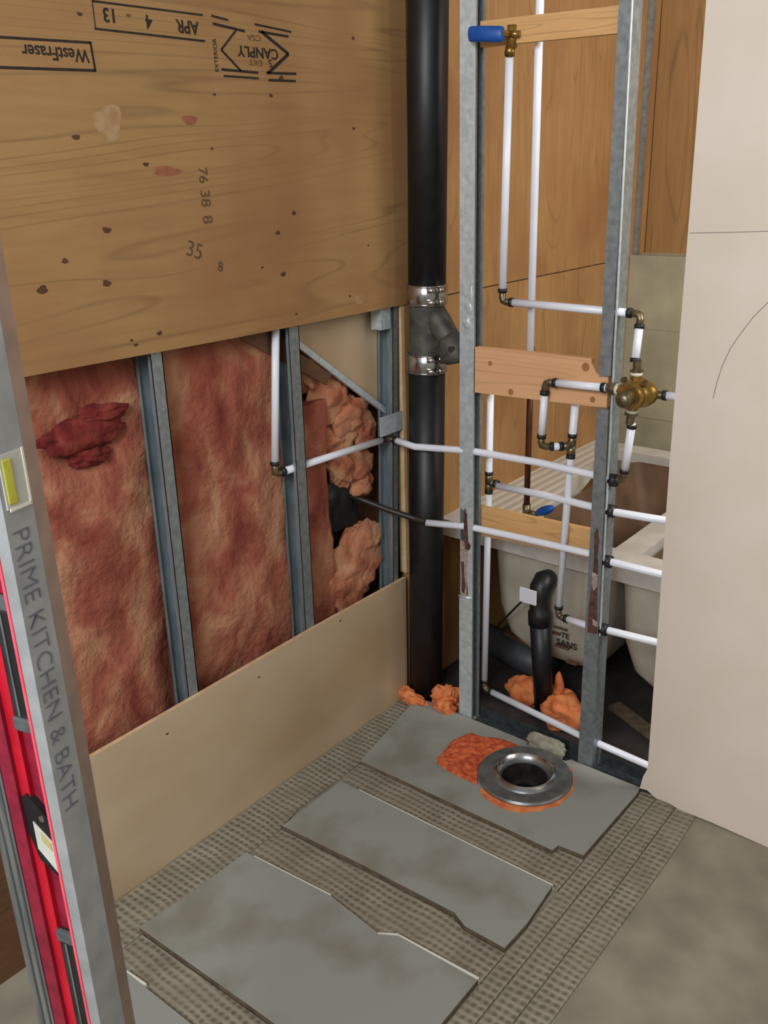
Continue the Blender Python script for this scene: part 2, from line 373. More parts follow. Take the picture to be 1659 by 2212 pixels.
text('date_stamp', '-', ps, (0.0004, -0.79, 1.896), YD, ZD, 0.033, FAINT, 1.0, thick=0.0004)
text('date_stamp', '13', ps, (0.0005, -0.822, 1.896), YD, ZD, 0.033, INK, 0.95, thick=0.0006)
sb = bm_()
for y0, z0, y1, z1, w in ((-0.59, 1.907, -0.545, 1.903, 0.004), (-0.588, 1.893, -0.50, 1.886, 0.005), (-0.47, 1.902, -0.36, 1.896, 0.004), (-0.46, 1.889, -0.37, 1.886, 0.005),
        (-0.575, 1.809, -0.47, 1.808, 0.005), (-0.445, 1.809, -0.352, 1.812, 0.005), (-0.57, 1.797, -0.47, 1.797, 0.004), (-0.44, 1.795, -0.355, 1.797, 0.005),
        (-0.525, 1.886, -0.571, 1.846, 0.004), (-0.571, 1.846, -0.52, 1.809, 0.005), (-0.452, 1.889, -0.373, 1.851, 0.007), (-0.373, 1.851, -0.440, 1.809, 0.007)):
    bar(sb, y0, z0, y1, z1, w)
obj('stamp_border', sb, INK, ps)
text('grade_stamp', 'CANPLY', ps, (0.0004, -0.405, 1.857), YD, ZD, 0.029, INK, 1.1, thick=0.0005)
text('grade_stamp', 'CSA', ps, (0.0004, -0.455, 1.881), YD, ZD, 0.016, FAINT, 1.4)
text('grade_stamp', 'EXT', ps, (0.0004, -0.455, 1.833), YD, ZD, 0.016, FAINT, 1.4)
text('grade_stamp', 'S', ps, (0.0004, -0.425, 1.836), YD, ZD, 0.022, INK, 1.2)
text('grade_stamp', 'EXTERIOR', ps, (0.0004, -0.583, 1.803), (0, 0, 1), (0, -1, 0), 0.013, INK, 1.05)
text('pencil_note', '76', ps, (0.0004, -0.662, 1.62), (0, 0, -1), (0, 1, 0), 0.034, FAINT)
text('pencil_note', '38', ps, (0.0004, -0.662, 1.575), (0, 0, -1), (0, 1, 0), 0.036, FAINT)
text('pencil_note', '8', ps, (0.0004, -0.662, 1.523), (0, 0, -1), (0, 1, 0), 0.038, FAINT)
text('pencil_note', '35', ps, (0.0004, -0.72, 1.447), (0, 1, -0.35), (0, 0.35, 1), 0.046, FAINT)
text('pencil_note', '8', ps, (0.0004, -0.635, 1.405), (0, 1, -0.2), (0, 0.2, 1), 0.03, FAINT, thick=0.0003)

# lower board
b = bm_(); prism(b, [(-1.30, -0.0), (0.0, 0.0), (0.006, 0.421), (-0.4, 0.422), (-0.75, 0.416), (-1.12, 0.410), (-1.30, 0.408)], 0, -0.0115, 0.0, 0, 1)
for y, z in ((-0.30, 0.40), (-0.62, 0.37), (-0.92, 0.36)): disc(b, y, z, 0.004, 0.003, 2)
single('baseboard_panel', b, [BOARD, BOARDEDGE, KNOT], 'low tan board along the floor under the pink insulation', 'board', origin=(0, -1.0, 0))

single('shade_board', box(bm_(), -0.0115, 0.0, -2.2, -1.303, 0.0, 0.5), OLDWOOD, 'shade painted as a dark brown board low on the left wall, behind the red level', 'board', origin=(0, -1.7, 0))  # added dark board; its brown paints the shadow over the low board
# left studs: galvanised channels whose open side faces the camera
def left_stud(y0b, y0t, w, label, tab=False):
    t = thing('steel_stud', label, 'stud', (-0.03, y0b+w/2, 0.0), 'steel studs in the left wall')
    xs, xb, zt = -0.0125, -0.07, 1.6
    def col(a, b, x0, x1):     # slightly leaning plate
        lean = (y0t-y0b)/0.82
        ya, yb = y0b+a-lean*0.42, y0t+a+lean*(zt-1.24); d = b-a
        return hexa(bm_(), [(x0, ya, 0.0), (x1, ya, 0.0), (x1, ya+d, 0.0), (x0, ya+d, 0.0)], [(x0, yb, zt), (x1, yb, zt), (x1, yb+d, zt), (x0, yb+d, zt)])
    obj('front_flange', col(0, w, xs-0.0025, xs), STEELD, t)
    obj('web', col(w-0.0025, w, xb, xs), BLUESTEEL, t)
    obj('front_lip', col(0, 0.002, xs-0.011, xs), BLUESTEEL, t)
    obj('back_flange', col(0, w, xb, xb+0.0025), BLUESTEEL, t)
    obj('back_lip', col(0, 0.002, xb, xb+0.010), BLUESTEEL, t)
    # pressed rib running down the web
    obj('web_rib', col(w-0.010, w-0.002, xs-0.036, xs-0.022), BLUESTEEL, t, bevel=0.002)
    if tab: obj('bent_tab', box(bm_(), -0.05, -0.014, y0t-0.05, y0t-0.008, 1.19, 1.26), STEEL, t, bevel=0.006)
    return t
left_stud(-0.838, -0.830, 0.032, 'steel stud between two tall pink insulation batts, nearest the red level')
left_stud(-0.427, -0.418, 0.037, 'steel stud with white pipe elbow at its left edge, pink batt on both sides')
left_stud(-0.040, -0.010, 0.026, 'steel stud in the left wall beside the black stack', tab=True)

# insulation
def scoop(y, z):
    k = math.exp(-(((y+0.99)/0.10)**2 + ((z-1.09)/0.05)**2)); return -0.022*k
bt = thing('insulation_batt', 'pink insulation batt with dark red torn patch beside the level', 'insulation', (-0.10, -1.25, 0.0), 'insulation in the left wall')
obj('glass_wool', sheet(bm_(), -1.9, -0.80, 0.0, 1.30, -0.060, 0.020, 5, 1, 0.06, 70, 90, scoop), INS, bt, smooth=True)
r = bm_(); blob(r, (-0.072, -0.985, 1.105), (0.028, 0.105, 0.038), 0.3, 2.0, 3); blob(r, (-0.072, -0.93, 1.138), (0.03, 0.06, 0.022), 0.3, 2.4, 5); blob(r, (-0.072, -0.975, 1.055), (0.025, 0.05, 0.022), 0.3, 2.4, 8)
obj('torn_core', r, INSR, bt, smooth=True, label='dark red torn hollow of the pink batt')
single('insulation_batt', sheet(bm_(), -0.802, -0.392, 0.0, 1.30, -0.058, 0.020, 5, 2, 0.06), INS,
       'tall smooth pink insulation batt between the two bare steel studs', 'insulation', 'insulation in the left wall', smooth=True, origin=(-0.1, -0.6, 0))
single('insulation_batt', sheet(bm_(), -0.385, -0.232, 0.0, 1.03, -0.064, 0.022, 6, 3, 0.055, 24), INS,
       'narrow pink batt strip right of the pipe elbow, beside the dark hole', 'insulation', 'insulation in the left wall', smooth=True, origin=(-0.1, -0.3, 0))
for lab, parts in (('orange-pink crumpled insulation wad under the slanting metal strip', [((-0.095, -0.21, 1.02), (0.032, 0.080, 0.070)), ((-0.095, -0.13, 0.955), (0.032, 0.075, 0.065)), ((-0.098, -0.06, 0.89), (0.03, 0.05, 0.055)), ((-0.098, -0.28, 1.10), (0.03, 0.05, 0.05)), ((-0.10, -0.17, 0.90), (0.03, 0.08, 0.05))]),
                   ('small tan insulation wad between white pipe and dark hole', [((-0.095, -0.165, 0.805), (0.03, 0.050, 0.055)), ((-0.10, -0.10, 0.80), (0.03, 0.060, 0.055)), ((-0.10, -0.08, 0.735), (0.03, 0.045, 0.04))]),
                   ('large pale tan insulation wad below the dark hole, above the low board', [((-0.09, -0.13, 0.50), (0.04, 0.115, 0.10)), ((-0.09, -0.08, 0.555), (0.035, 0.065, 0.06)), ((-0.09, -0.18, 0.44), (0.04, 0.10, 0.08))])):
    q = bm_()
    for i, (c, rr) in enumerate(parts): blob(q, c, rr, 0.36, 1.9, i+len(lab))
    single('insulation_wad', q, INSB, lab, 'insulation', 'insulation in the left wall', smooth=True, origin=parts[0][0])
# boards and strip in the last bay
single('triangular_board', prism(bm_(), [(-0.40, 1.245), (-0.36, 1.205), (0.01, 0.935), (0.012, 1.265), (-0.40, 1.265)], 0, -0.082, -0.070), BOARD,
       'tan triangular board wedged under the plywood beside the last stud', 'board', origin=(-0.076, -0.1, 1.15))
d = bm_()
for x0, x1, o0, o1 in ((-0.058, -0.055, -0.0, 0.020), (-0.0665, -0.058, 0.0, 0.0025)):
    hexa(d, [(x0, -0.36, 1.196+o0), (x1, -0.36, 1.196+o0), (x1, -0.36, 1.196+o1), (x0, -0.36, 1.196+o1)], [(x0, 0.0, 0.934+o0), (x1, 0.0, 0.934+o0), (x1, 0.0, 0.934+o1), (x0, 0.0, 0.934+o1)])
single('metal_angle_strip', d, STEEL, 'slanting metal strip along the lower edge of the triangular board', 'strip', origin=(-0.06, -0.18, 1.06))
single('brown_batten', prism(bm_(), [(-0.56, 1.25), (-0.526, 1.228), (-0.255, 1.07), (-0.235, 1.095), (-0.37, 1.185), (-0.43, 1.25)], 0, -0.052, -0.046), OLDWOOD,
       'dark brown slanting batten behind the second stud, under the plywood', 'batten', origin=(-0.05, -0.4, 1.15))
np_ = bm_(); box(np_, -0.0095, -0.007, -0.085, 0.016, 0.892, 0.948)
single('nail_plate', np_, STEEL, 'small square steel plate where the white pipe passes the corner stud', 'plate', bevel=0.0008, origin=(-0.008, -0.03, 0.892))

# ------------------------------------------------------------------ plumbing wall: studs, track, blocking
t = thing('steel_stud', 'bright steel stud beside the black stack with a bent dented flange', 'stud', (0.228, 0.02, 0.0), 'steel studs in the plumbing wall')
def plate(x0, x1, y0, y1, z0=0.0, z1=2.4, tilt=0.0015): 
    return hexa(bm_(), [(x0, y0, z0), (x1, y0, z0), (x1, y1, z0), (x0, y1, z0)], [(x0+tilt, y0, z1), (x1+tilt, y0, z1), (x1+tilt, y1, z1), (x0+tilt, y1, z1)])
fl = bm_(); prism(fl, [(0.205, 0.0), (0.250, 0.0), (0.2515, 2.4), (0.2065, 2.4), (0.206, 0.70), (0.232, 0.685), (0.236, 0.60), (0.232, 0.50), (0.236, 0.43), (0.205, 0.420)], 1, -0.0005, 0.0025)
obj('front_flange', fl, STEEL, t)
obj('web', plate(0.2055, 0.208, 0.0025, 0.042), STEELD, t)
obj('back_flange', plate(0.2055, 0.250, 0.0395, 0.042), STEELD, t)  # duller steel paints the shade behind the front flange
obj('front_lip', plate(0.2480, 0.2500, 0.0025, 0.009), STEELD, t)
obj('back_lip', plate(0.2480, 0.2500, 0.033, 0.0395), STEELD, t)
rs = bm_(); prism(rs, [(0.222, 0.695), (0.228, 0.70), (0.237, 0.60), (0.246, 0.59), (0.241, 0.575), (0.226, 0.575), (0.221, 0.63)], 1, -0.0012, 0.0)
obj('rust_patch', rs, RUST, t, label='dark rust streak at the torn flange')
rs = bm_(); prism(rs, [(0.2075, 0.60), (0.232, 0.59), (0.2325, 0.50), (0.230, 0.425), (0.208, 0.425)], 1, 0.0006, 0.003); obj('scraped_flange', rs, PRIMER, t)
rs = bm_(); prism(rs, [(0.211, 0.53), (0.221, 0.535), (0.222, 0.49), (0.227, 0.46), (0.222, 0.43), (0.213, 0.44), (0.215, 0.48)], 1, -0.0008, 0.0006); obj('rust_patch', rs, RUST, t)
dn = bm_()
for c, r_ in (((0.236, -0.001, 1.262), (0.012, 0.005, 0.018)), ((0.228, -0.001, 1.222), (0.013, 0.005, 0.016)), ((0.243, -0.001, 1.292), (0.007, 0.004, 0.03))): blob(dn, c, r_, 0.2, 1.5, c[2], 3)
obj('dent', dn, STEEL, t, smooth=True)
tb = bm_(); tube(tb, [(0.206, -0.001, 0.421), (0.249, -0.001, 0.423)], 0.005, 10); obj('bent_lip', tb, STEEL, t, smooth=True)

t = thing('steel_stud', 'steel stud with dark rust stains, behind the brass mixing valve', 'stud', (0.63, 0.02, 0.0), 'steel studs in the plumbing wall')
fl = bm_(); prism(fl, [(0.614, 0.0), (0.658, 0.0), (0.646, 0.9), (0.6435, 1.043), (0.613, 1.046)], 1, -0.0005, 0.0025)
obj('front_flange', fl, STEELD, t)
fl = bm_(); prism(fl, [(0.613, 1.122), (0.6435, 1.126), (0.638, 2.4), (0.611, 2.4)], 1, -0.0005, 0.0025)
obj('front_flange', fl, STEELD, t)
w_ = bm_(); hexa(w_, [(0.656, 0.0025, 0), (0.6585, 0.0025, 0), (0.6585, 0.054, 0), (0.656, 0.054, 0)], [(0.6335, 0.0025, 2.4), (0.636, 0.0025, 2.4), (0.636, 0.054, 2.4), (0.6335, 0.054, 2.4)])
obj('web', w_, STEELD, t)
fe = bm_(); hexa(fe, [(0.6555, -0.0015, 0.43), (0.6595, -0.0015, 0.43), (0.6595, 0.0035, 0.43), (0.6555, 0.0035, 0.43)], [(0.6345, -0.0015, 2.4), (0.6385, -0.0015, 2.4), (0.6385, 0.0035, 2.4), (0.6345, 0.0035, 2.4)])
obj('folded_edge', fe, STEEL, t, bevel=0.001)
obj('back_flange', box(bm_(), 0.616, 0.64, 0.0515, 0.054, 0.0, 2.4), STEELD, t)
for pts in ([(0.625, 0.715), (0.633, 0.735), (0.640, 0.70), (0.637, 0.655), (0.641, 0.64), (0.641, 0.585), (0.626, 0.585), (0.628, 0.64)],
            [(0.626, 0.575), (0.642, 0.57), (0.646, 0.50), (0.650, 0.435), (0.622, 0.43), (0.620, 0.50)]):
    rs = bm_(); prism(rs, pts, 1, -0.0012, 0.0); obj('rust_patch', rs, RUST, t, label='dark red-brown rust stain')
rs = bm_(); prism(rs, [(0.626, 0.61), (0.641, 0.605), (0.642, 0.572), (0.632, 0.555), (0.626, 0.575)], 1, -0.0016, -0.001); obj('paint_splash', rs, PRIMER, t)
rs = bm_(); prism(rs, [(0.634, 0.475), (0.648, 0.47), (0.648, 0.455), (0.636, 0.458)], 1, -0.0016, -0.001); obj('paint_splash', rs, PRIMER, t)
for z in (0.863, 0.781, 0.642, 0.445):
    g = bm_(); tube(g, [(0.652, 0.014, z), (0.670, 0.014, z+0.0005)], 0.0165, 16); obj('grommet', g, BLACKR, t, smooth=True)

t = thing('steel_stud', 'far steel stud with a knurled edge standing on the concrete ledge', 'stud', (0.0, 1.5, 1.262), 'steel studs in the plumbing wall')
del t['group']
obj('front_flange', box(bm_(), -0.003, 0.020, 1.490, 1.4925, 1.2625, 2.42), STEELD, t)
obj('web', box(bm_(), -0.003, -0.0005, 1.4925, 1.545, 1.2625, 2.42), STEELD, t)
kb = bm_()
for k in range(96): box(kb, 0.0185, 0.0245, 1.4885, 1.4930, 1.264+k*0.012, 1.264+k*0.012+0.009)
obj('knurled_edge', kb, CHROME, t)

tr = thing('floor_track', 'dark steel floor track under the two plumbing studs', 'track', (0.53, 0.02, 0.0))
obj('base_plate', box(bm_(), 0.252, 0.83, 0.0005, 0.052, 0.0, 0.0025), TRACKM, tr)
obj('back_flange', box(bm_(), 0.252, 0.83, 0.050, 0.052, 0.0025, 0.033), TRACKM, tr)
obj('front_flange', box(bm_(), 0.252, 0.455, 0.0005, 0.0025, 0.0025, 0.012), TRACKM, tr)
obj('front_flange', box(bm_(), 0.660, 0.83, 0.0005, 0.0025, 0.0025, 0.026), TRACKM, tr)
def block(name, poly, y0, y1, m, label, knots=()):
    b = bm_(); prism(b, poly, 1, y0, y1)
    for x, z, r_ in knots:
        vs = [b.verts.new((x+r_*math.cos(a), y0-0.0004, z+r_*1.1*math.sin(a))) for a in [2*math.pi*k/14 for k in range(14)]]
        f = b.faces.new(vs); f.material_index = 1
    bmesh.ops.recalc_face_normals(b, faces=b.faces)
    return single(name, b, [m, KNOT2], label, 'block', origin=(poly[0][0], y0, poly[0][1]))
KNOT2 = mat('pale_knot', (168, 112, 70), (150, 96, 58), 0.7, scale=60)
block('wood_block', [(0.2525, 1.159), (0.589, 1.162), (0.5905, 1.150), (0.605, 1.128), (0.636, 1.121), (0.636, 1.047), (0.590, 1.0445), (0.2525, 1.037)], 0.004, 0.022, PINKPLY,
      'pale wood block between the two steel studs, left of the brass valve', [(0.30, 1.12, 0.006), (0.575, 1.14, 0.010), (0.365, 1.052, 0.008), (0.598, 1.062, 0.007)])
block('wood_block', [(0.2535, 1.923), (0.611, 1.914), (0.611, 1.861), (0.337, 1.867), (0.2535, 1.868)], 0.016, 0.034, PLANK,
      'wood block behind the blue-handled valve at the top of the photo')
b = bm_(); prism(b, [(0.210, 0.694), (0.600, 0.703), (0.600, 0.645), (0.210, 0.627)], 1, 0.0465, 0.0635)
lb = bm_(); prism(lb, [(0.212, 0.6265), (0.600, 0.6445), (0.600, 0.622), (0.212, 0.604)], 1, 0.0485, 0.0625)
rl = thing('wood_rail', 'yellow wood rail across the studs, above the black standpipe', 'rail', (0.4, 0.07, 0.62))
obj('rail_board', b, PLANK, rl); obj('backing_strip', lb, PINKPLY, rl, label='paler thin strip under the rail')

# ------------------------------------------------------------------ black stack
def ax(z): return V((0.045+0.0192*z, 0.040, z))
sk = thing('drain_stack', 'tall black drain stack in the corner with two shiny clamps', 'pipe', (0.045, 0.04, 0.0))
q = bm_(); tube(q, [ax(0.0), ax(0.5), ax(1.075)], 0.052, 28); obj('pipe', q, BLACKP, sk, smooth=True)
q = bm_(); tube(q, [ax(1.29), ax(1.8), ax(2.42)], 0.052, 28); obj('pipe', q, BLACKP, sk, smooth=True)
q = bm_(); tube(q, [ax(1.075), ax(1.09), ax(1.25), ax(1.29)], [0.052, 0.05, 0.05, 0.052], 28)
tube(q, [ax(1.245)+V((0.01, 0.0, 0)), V((0.115, 0.036, 1.205)), V((0.152, 0.033, 1.160)), V((0.160, 0.032, 1.150))], [0.036, 0.035, 0.032, 0.032], 20)
tube(q, [V((0.144, 0.033, 1.168)), V((0.152, 0.032, 1.158)), V((0.170, 0.030, 1.130)), V((0.175, 0.029, 1.118)), V((0.178, 0.029, 1.105))], [0.034, 0.040, 0.042, 0.040, 0.030], 20)
wy = obj('wye_fitting', q, IRON, sk, smooth=True, label='grey cast fitting with a branch to the right')
for c in ((0.140, -0.002, 1.160), (0.160, -0.010, 1.115), (0.186, -0.006, 1.150)):
    q = bm_(); tube(q, [V(c), V(c)+V((0, -0.010, 0))], 0.008, 6); obj('bolt_head', q, CHROME, wy)
for z0, z1 in ((1.253, 1.309), (1.066, 1.120)):
    c0, c1 = ax(z0), ax(z1); q = bm_()
    tube(q, [c0, ax(z0+0.002), ax(z1-0.002), c1], [0.054, 0.0565, 0.0565, 0.054], 32); cl = obj('clamp_band', q, CHROME, sk, smooth=True)
    zm = (z0+z1)/2; m0 = ax(zm); q = bm_()
    for dz in (0.016, -0.016):
        tube(q, [m0+V((0.0555, -0.022, dz)), m0+V((0.060, -0.006, dz))], 0.0085, 12)
        tube(q, [m0+V((0.035, -0.047, dz)), m0+V((0.0555, -0.022, dz))], 0.0075, 8)
    obj('screw_housing', q, CHROME, cl, smooth=True)
    q = bm_()
    for dz in (0.024, -0.024): tube(q, [ax(zm+dz), ax(zm+dz+0.003)], 0.0575, 32)
    obj('band_rim', q, CHROME, cl, smooth=True)

# ------------------------------------------------------------------ white water pipes
R_PEX = 0.0098
def rings(par, p, d, n=1):
    q = bm_(); tube(q, [p-d*0.005, p+d*0.005], R_PEX*1.22, 16); obj('crimp_ring', q, BLACKR, par, smooth=True)
def pex(label, pts, elbows=None, group='white water pipes', ends=(False, False), dark=None):
    """run of pipe: corners get an elbow fitting with a crimp ring on each side; other bends are soft"""
    pts = [V(p) for p in pts]; elbows = range(1, len(pts)-1) if elbows is None else elbows
    low = min(pts, key=lambda p: p.z)
    t = thing('water_pipe', label, 'pipe', low, group)
    cur = [pts[0]]
    for i in range(1, len(pts)):
        if i in elbows:
            c = pts[i]; d1 = (pts[i-1]-c).normalized(); d2 = (pts[i+1]-c).normalized(); g = 0.024
            cur.append(c+d1*g); q = bm_(); tube(q, cur, R_PEX, 16); obj('pipe', q, PEXM, t, smooth=True)
            q = bm_(); tube(q, [c+d1*0.032, c+d1*0.012, c+(d1+d2)*0.003, c+d2*0.012, c+d2*0.032], [0.0085, 0.0092, 0.0095, 0.0092, 0.0085], 14)
            e = obj('elbow', q, BRONZE, t, smooth=True)
            for d in (d1, d2): rings(e, c+d*0.028, d)
            cur = [c+d2*g]
        else: cur.append(pts[i])
    q = bm_(); tube(q, cur, R_PEX, 16); obj('pipe', q, PEXM, t, smooth=True)
    for s, (a, b_) in zip(ends, ((pts[0], pts[1]), (pts[-1], pts[-2]))):
        if s: d = (b_-a).normalized(); rings(t, a+d*0.006, d)
    return t
def tee(par, c, ds):
    q = bm_()
    for d in ds: tube(q, [V(c), V(c)+V(d).normalized()*0.026], 0.0112, 14)
    e = obj('tee', q, BRONZE, par, smooth=True)
    for d in ds: rings(e, V(c)+V(d).normalized()*0.028, V(d).normalized())
pex('white riser from the top of the photo down behind the pale wood block', [(0.387, 0.060, 2.40), (0.386, 0.060, 1.09)])
pex('white pipe from the blue-handled valve down and across to the brass valve top', [(0.333, 0.020, 1.855), (0.324, 0.020, 1.279), (0.700, 0.020, 1.274), (0.703, -0.002, 1.165)], ends=(True, True))
pex('short white loop in front of the pale wood block, into the brass valve left side', [(0.640, -0.014, 1.1), (0.476, -0.014, 1.095), (0.468, -0.012, 0.925), (0.515, 0.018, 0.926)], ends=(True, False))
g = pex('white pipe from the brass loop tee down past the yellow rail, turning right low', [(0.537, 0.034, 1.07), (0.531, 0.034, 0.926), (0.514, 0.034, 0.432), (0.605, 0.022, 0.438), (0.90, 0.018, 0.458)], [2])
tee(g, (0.531, 0.034, 0.926), [(0.006, 0, 0.14), (-0.02, -0.02, 0), (-0.017, 0, -0.49)])
pex('white pipe from the brass valve bottom, left across the stack and up the left wall', [(0.708, -0.004, 1.02), (0.686, 0.014, 0.867), (0.646, 0.014, 0.866), (0.45, 0.012, 0.8725), (0.23, 0.012, 0.868), (0.07, -0.026, 0.862), (-0.030, -0.025, 0.872), (-0.030, -0.482, 0.886), (-0.030, -0.438, 1.30)], [1, 6, 7], ends=(True, False))
pex('short white pipe from the brass valve to behind the drywall', [(0.774, 0.002, 1.096), (0.93, 0.012, 1.096)], ends=(True, False))
f = pex('white pipe near the left plumbing stud, down behind the yellow rail and along the track', [(0.258, 0.075, 1.12), (0.255, 0.075, 0.76), (0.247, 0.075, 0.082), (0.60, 0.036, 0.076), (0.90, 0.028, 0.066)], [2])
tee(f, (0.255, 0.075, 0.762), [(0, 0, 1), (0.3, -0.05, 0.02), (0, 0, -1)])
pex('white pipe above the yellow rail from the tee to the drywall', [(0.285, 0.070, 0.759), (0.45, 0.045, 0.772), (0.61, 0.015, 0.781), (0.666, 0.014, 0.780), (0.90, 0.014, 0.792)], [])
ip = pex('white pipe with a dark tube end, in front of the yellow rail', [(0.105, -0.024, 0.637), (0.23, 0.012, 0.641), (0.42, 0.013, 0.647), (0.61, 0.014, 0.651), (0.665, 0.014, 0.643), (0.90, 0.014, 0.645)], [])
q = bm_(); tube(q, [(-0.115, -0.128, 0.712), (-0.06, -0.098, 0.691), (0.0, -0.070, 0.668), (0.06, -0.042, 0.650), (0.108, -0.024, 0.637)], 0.0085, 14)
obj('dark_tube', q, DARKTUBE, ip, smooth=True, label='dark tube coming out of the insulation hole')
single('cavity_shade', blob(bm_(), (-0.115, -0.155, 0.69), (0.02, 0.085, 0.085), 0.3, 2, 4), BLACKR, 'black blob painting the shade of the gap in the insulation where the dark tube comes out', 'gap', smooth=True, origin=(-0.115, -0.155, 0.69))  # black blob in the gap, painting the shade inside it

# brass mixing valve
mv = thing('mixing_valve', 'brass shower mixing valve on the rusty stud, next to the drywall', 'valve', (0.716, 0.0, 1.095))
q = bm_(); tube(q, [(0.716, 0.022, 1.095), (0.716, 0.012, 1.095), (0.716, -0.045, 1.095), (0.716, -0.052, 1.095)], [0.026, 0.033, 0.033, 0.028], 24)
blob(q, (0.722, -0.012, 1.098), (0.046, 0.028, 0.034), 0.05, 1, 2, 3)
obj('valve_body', q, BRASS, mv, smooth=True)
q = bm_(); tube(q, [(0.716, -0.045, 1.095), (0.716, -0.075, 1.094), (0.716, -0.083, 1.094), (0.716, -0.090, 1.094)], [0.018, 0.0195, 0.0185, 0.009], 22)
obj('cartridge_cap', q, BRONZE, mv, smooth=True)
for nm, d, L in (('inlet_port', (0, 0, 1), 0.064), ('outlet_port', (-0.12, 0, -1), 0.066), ('inlet_port', (-1, 0, 0.06), 0.072), ('outlet_port', (1, 0.15, 0.0), 0.058)):
    d = V(d).normalized(); c = V((0.712, -0.008, 1.096)); q = bm_()
    tube(q, [c+d*0.02, c+d*0.042], 0.0145, 6); pt = obj(nm, q, BRASS, mv)
    q = bm_(); tube(q, [c+d*0.041, c+d*0.049], 0.0135, 14); obj('thread_tape', q, TEFLON, pt, smooth=True)
    q = bm_(); tube(q, [c+d*0.049, c+d*(L-0.010)], 0.0155, 6); tube(q, [c+d*(L-0.011), c+d*(L+0.012)], 0.0098, 12); obj('pipe_adapter', q, BRONZE, pt)
q = bm_()
for c in ((0.690, -0.02, 1.128), (0.742, -0.02, 1.126)): tube(q, [c, (c[0], -0.034, c[2])], 0.0065, 6)
obj('mount_screws', q, BRONZE, mv)

# blue handled ball valve
bv = thing('ball_valve', 'ball valve with blue vinyl handle on the left stud, top of the photo', 'valve', (0.341, 0.0, 1.86))
q = bm_(); tube(q, [(0.341, 0.018, 1.905), (0.341, 0.016, 1.858)], 0.0125, 8); tube(q, [(0.341, 0.004, 1.885), (0.366, 0.010, 1.884)], 0.008, 6); tube(q, [(0.338, 0.014, 1.861), (0.334, 0.019, 1.842)], 0.0115, 12)
obj('valve_body', q, BRASS, bv, smooth=True)
q = bm_()
n = 18; ringsv = []
for i in range(n+1):
    s = i/n; x = 0.346-0.100*s; e = min(1.0, math.sqrt(max(0.0, 1-(abs(2*s-1)**16))))+0.02
    c = V((x, -0.020-0.010*math.sin(s*math.pi*0.9), 1.883+0.010*s + 0.0)); 
    ringsv.append([q.verts.new(c+V((0, 0.0085*e*math.cos(2*math.pi*k/16), 0.0165*e*math.sin(2*math.pi*k/16)))) for k in range(16)])
for i in range(n):
    for k in range(16): q.faces.new((ringsv[i][k], ringsv[i][(k+1) % 16], ringsv[i+1][(k+1) % 16], ringsv[i+1][k]))
q.faces.new(ringsv[0]); q.faces.new(ringsv[-1]); bmesh.ops.recalc_face_normals(q, faces=q.faces)
obj('handle', q, BLUE, bv, smooth=True, label='blue vinyl-covered lever handle')
q = bm_(); tube(q, [(0.341, 0.004, 1.885), (0.341, -0.026, 1.885)], 0.007, 8); obj('stem', q, BRASS, bv)

# ------------------------------------------------------------------ back room: tub, standpipe, copper supply
tubt = thing('laundry_tub', 'old grey double laundry tub with a white rim behind the studs', 'tub', (0.5, 0.6, 0.0))
def rr(x0, x1, y0, y1, z, r, n=5):
    out = []
    for cx, cy, a in ((x1-r, y1-r, 0), (x0+r, y1-r, 90), (x0+r, y0+r, 180), (x1-r, y0+r, 270)):
        for k in range(n+1):
            t_ = math.radians(a+90*k/n); out.append((cx+r*math.cos(t_), cy+r*math.sin(t_), z))
    return out
def loft(bm, secs, cap0=True, cap1=True, mi=0):
    rg = [[bm.verts.new(p) for p in s] for s in secs]; n = len(rg[0]); fs = []
    for a, b_ in zip(rg, rg[1:]):
        for k in range(n): fs.append(bm.faces.new((a[k], a[(k+1) % n], b_[(k+1) % n], b_[k])))
    if cap0: fs.append(bm.faces.new(rg[0][::-1]))
    if cap1: fs.append(bm.faces.new(rg[-1]))
    return bm
def basin(x0, x1, nm):
    q = bm_()
    loft(q, [rr(x0, x1, 0.215, 1.15, 0.50, 0.04), rr(x0+0.012, x1-0.01, 0.22, 1.13, 0.30, 0.05), rr(x0+0.035, x1-0.03, 0.235, 1.10, 0.205, 0.06), rr(x0+0.075, x1-0.06, 0.26, 1.06, 0.155, 0.07), rr(x0+0.12, x1-0.10, 0.30, 1.02, 0.135, 0.07)], False, True)
    bmesh.ops.recalc_face_normals(q, faces=q.faces)
    o = obj(nm, q, TUB, tubt, smooth=True)
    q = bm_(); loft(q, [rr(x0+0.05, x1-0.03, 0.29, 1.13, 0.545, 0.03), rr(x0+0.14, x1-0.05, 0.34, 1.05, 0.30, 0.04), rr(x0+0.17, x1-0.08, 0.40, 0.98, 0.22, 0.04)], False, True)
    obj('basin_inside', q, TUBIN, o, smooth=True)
    return o
b1 = basin(0.178, 0.585, 'basin'); b2 = basin(0.605, 1.02, 'basin')
q = bm_()
def slab(bm, x0, x1, y0, y1, z0, z1): box(bm, x0, x1, y0, y1, z0, z1)
slab(q, -0.0035, 1.06, 0.190, 0.285, 0.505, 0.560)
slab(q, 0.555, 0.635, 0.285, 1.18, 0.52, 0.560); slab(q, 1.0, 1.06, 0.285, 1.18, 0.52, 0.560); slab(q, -0.0035, 1.06, 1.18, 1.27, 0.52, 0.560)
obj('rim', q, TUBRIM, tubt, bevel=0.008)
q = bm_(); hexa(q, [(-0.0035, 0.285, 0.52), (0.26, 0.285, 0.44), (0.09, 1.18, 0.52), (-0.0035, 1.18, 0.52)], [(-0.0035, 0.285, 0.560), (0.262, 0.285, 0.553), (0.085, 1.18, 0.556), (-0.0035, 1.18, 0.560)])
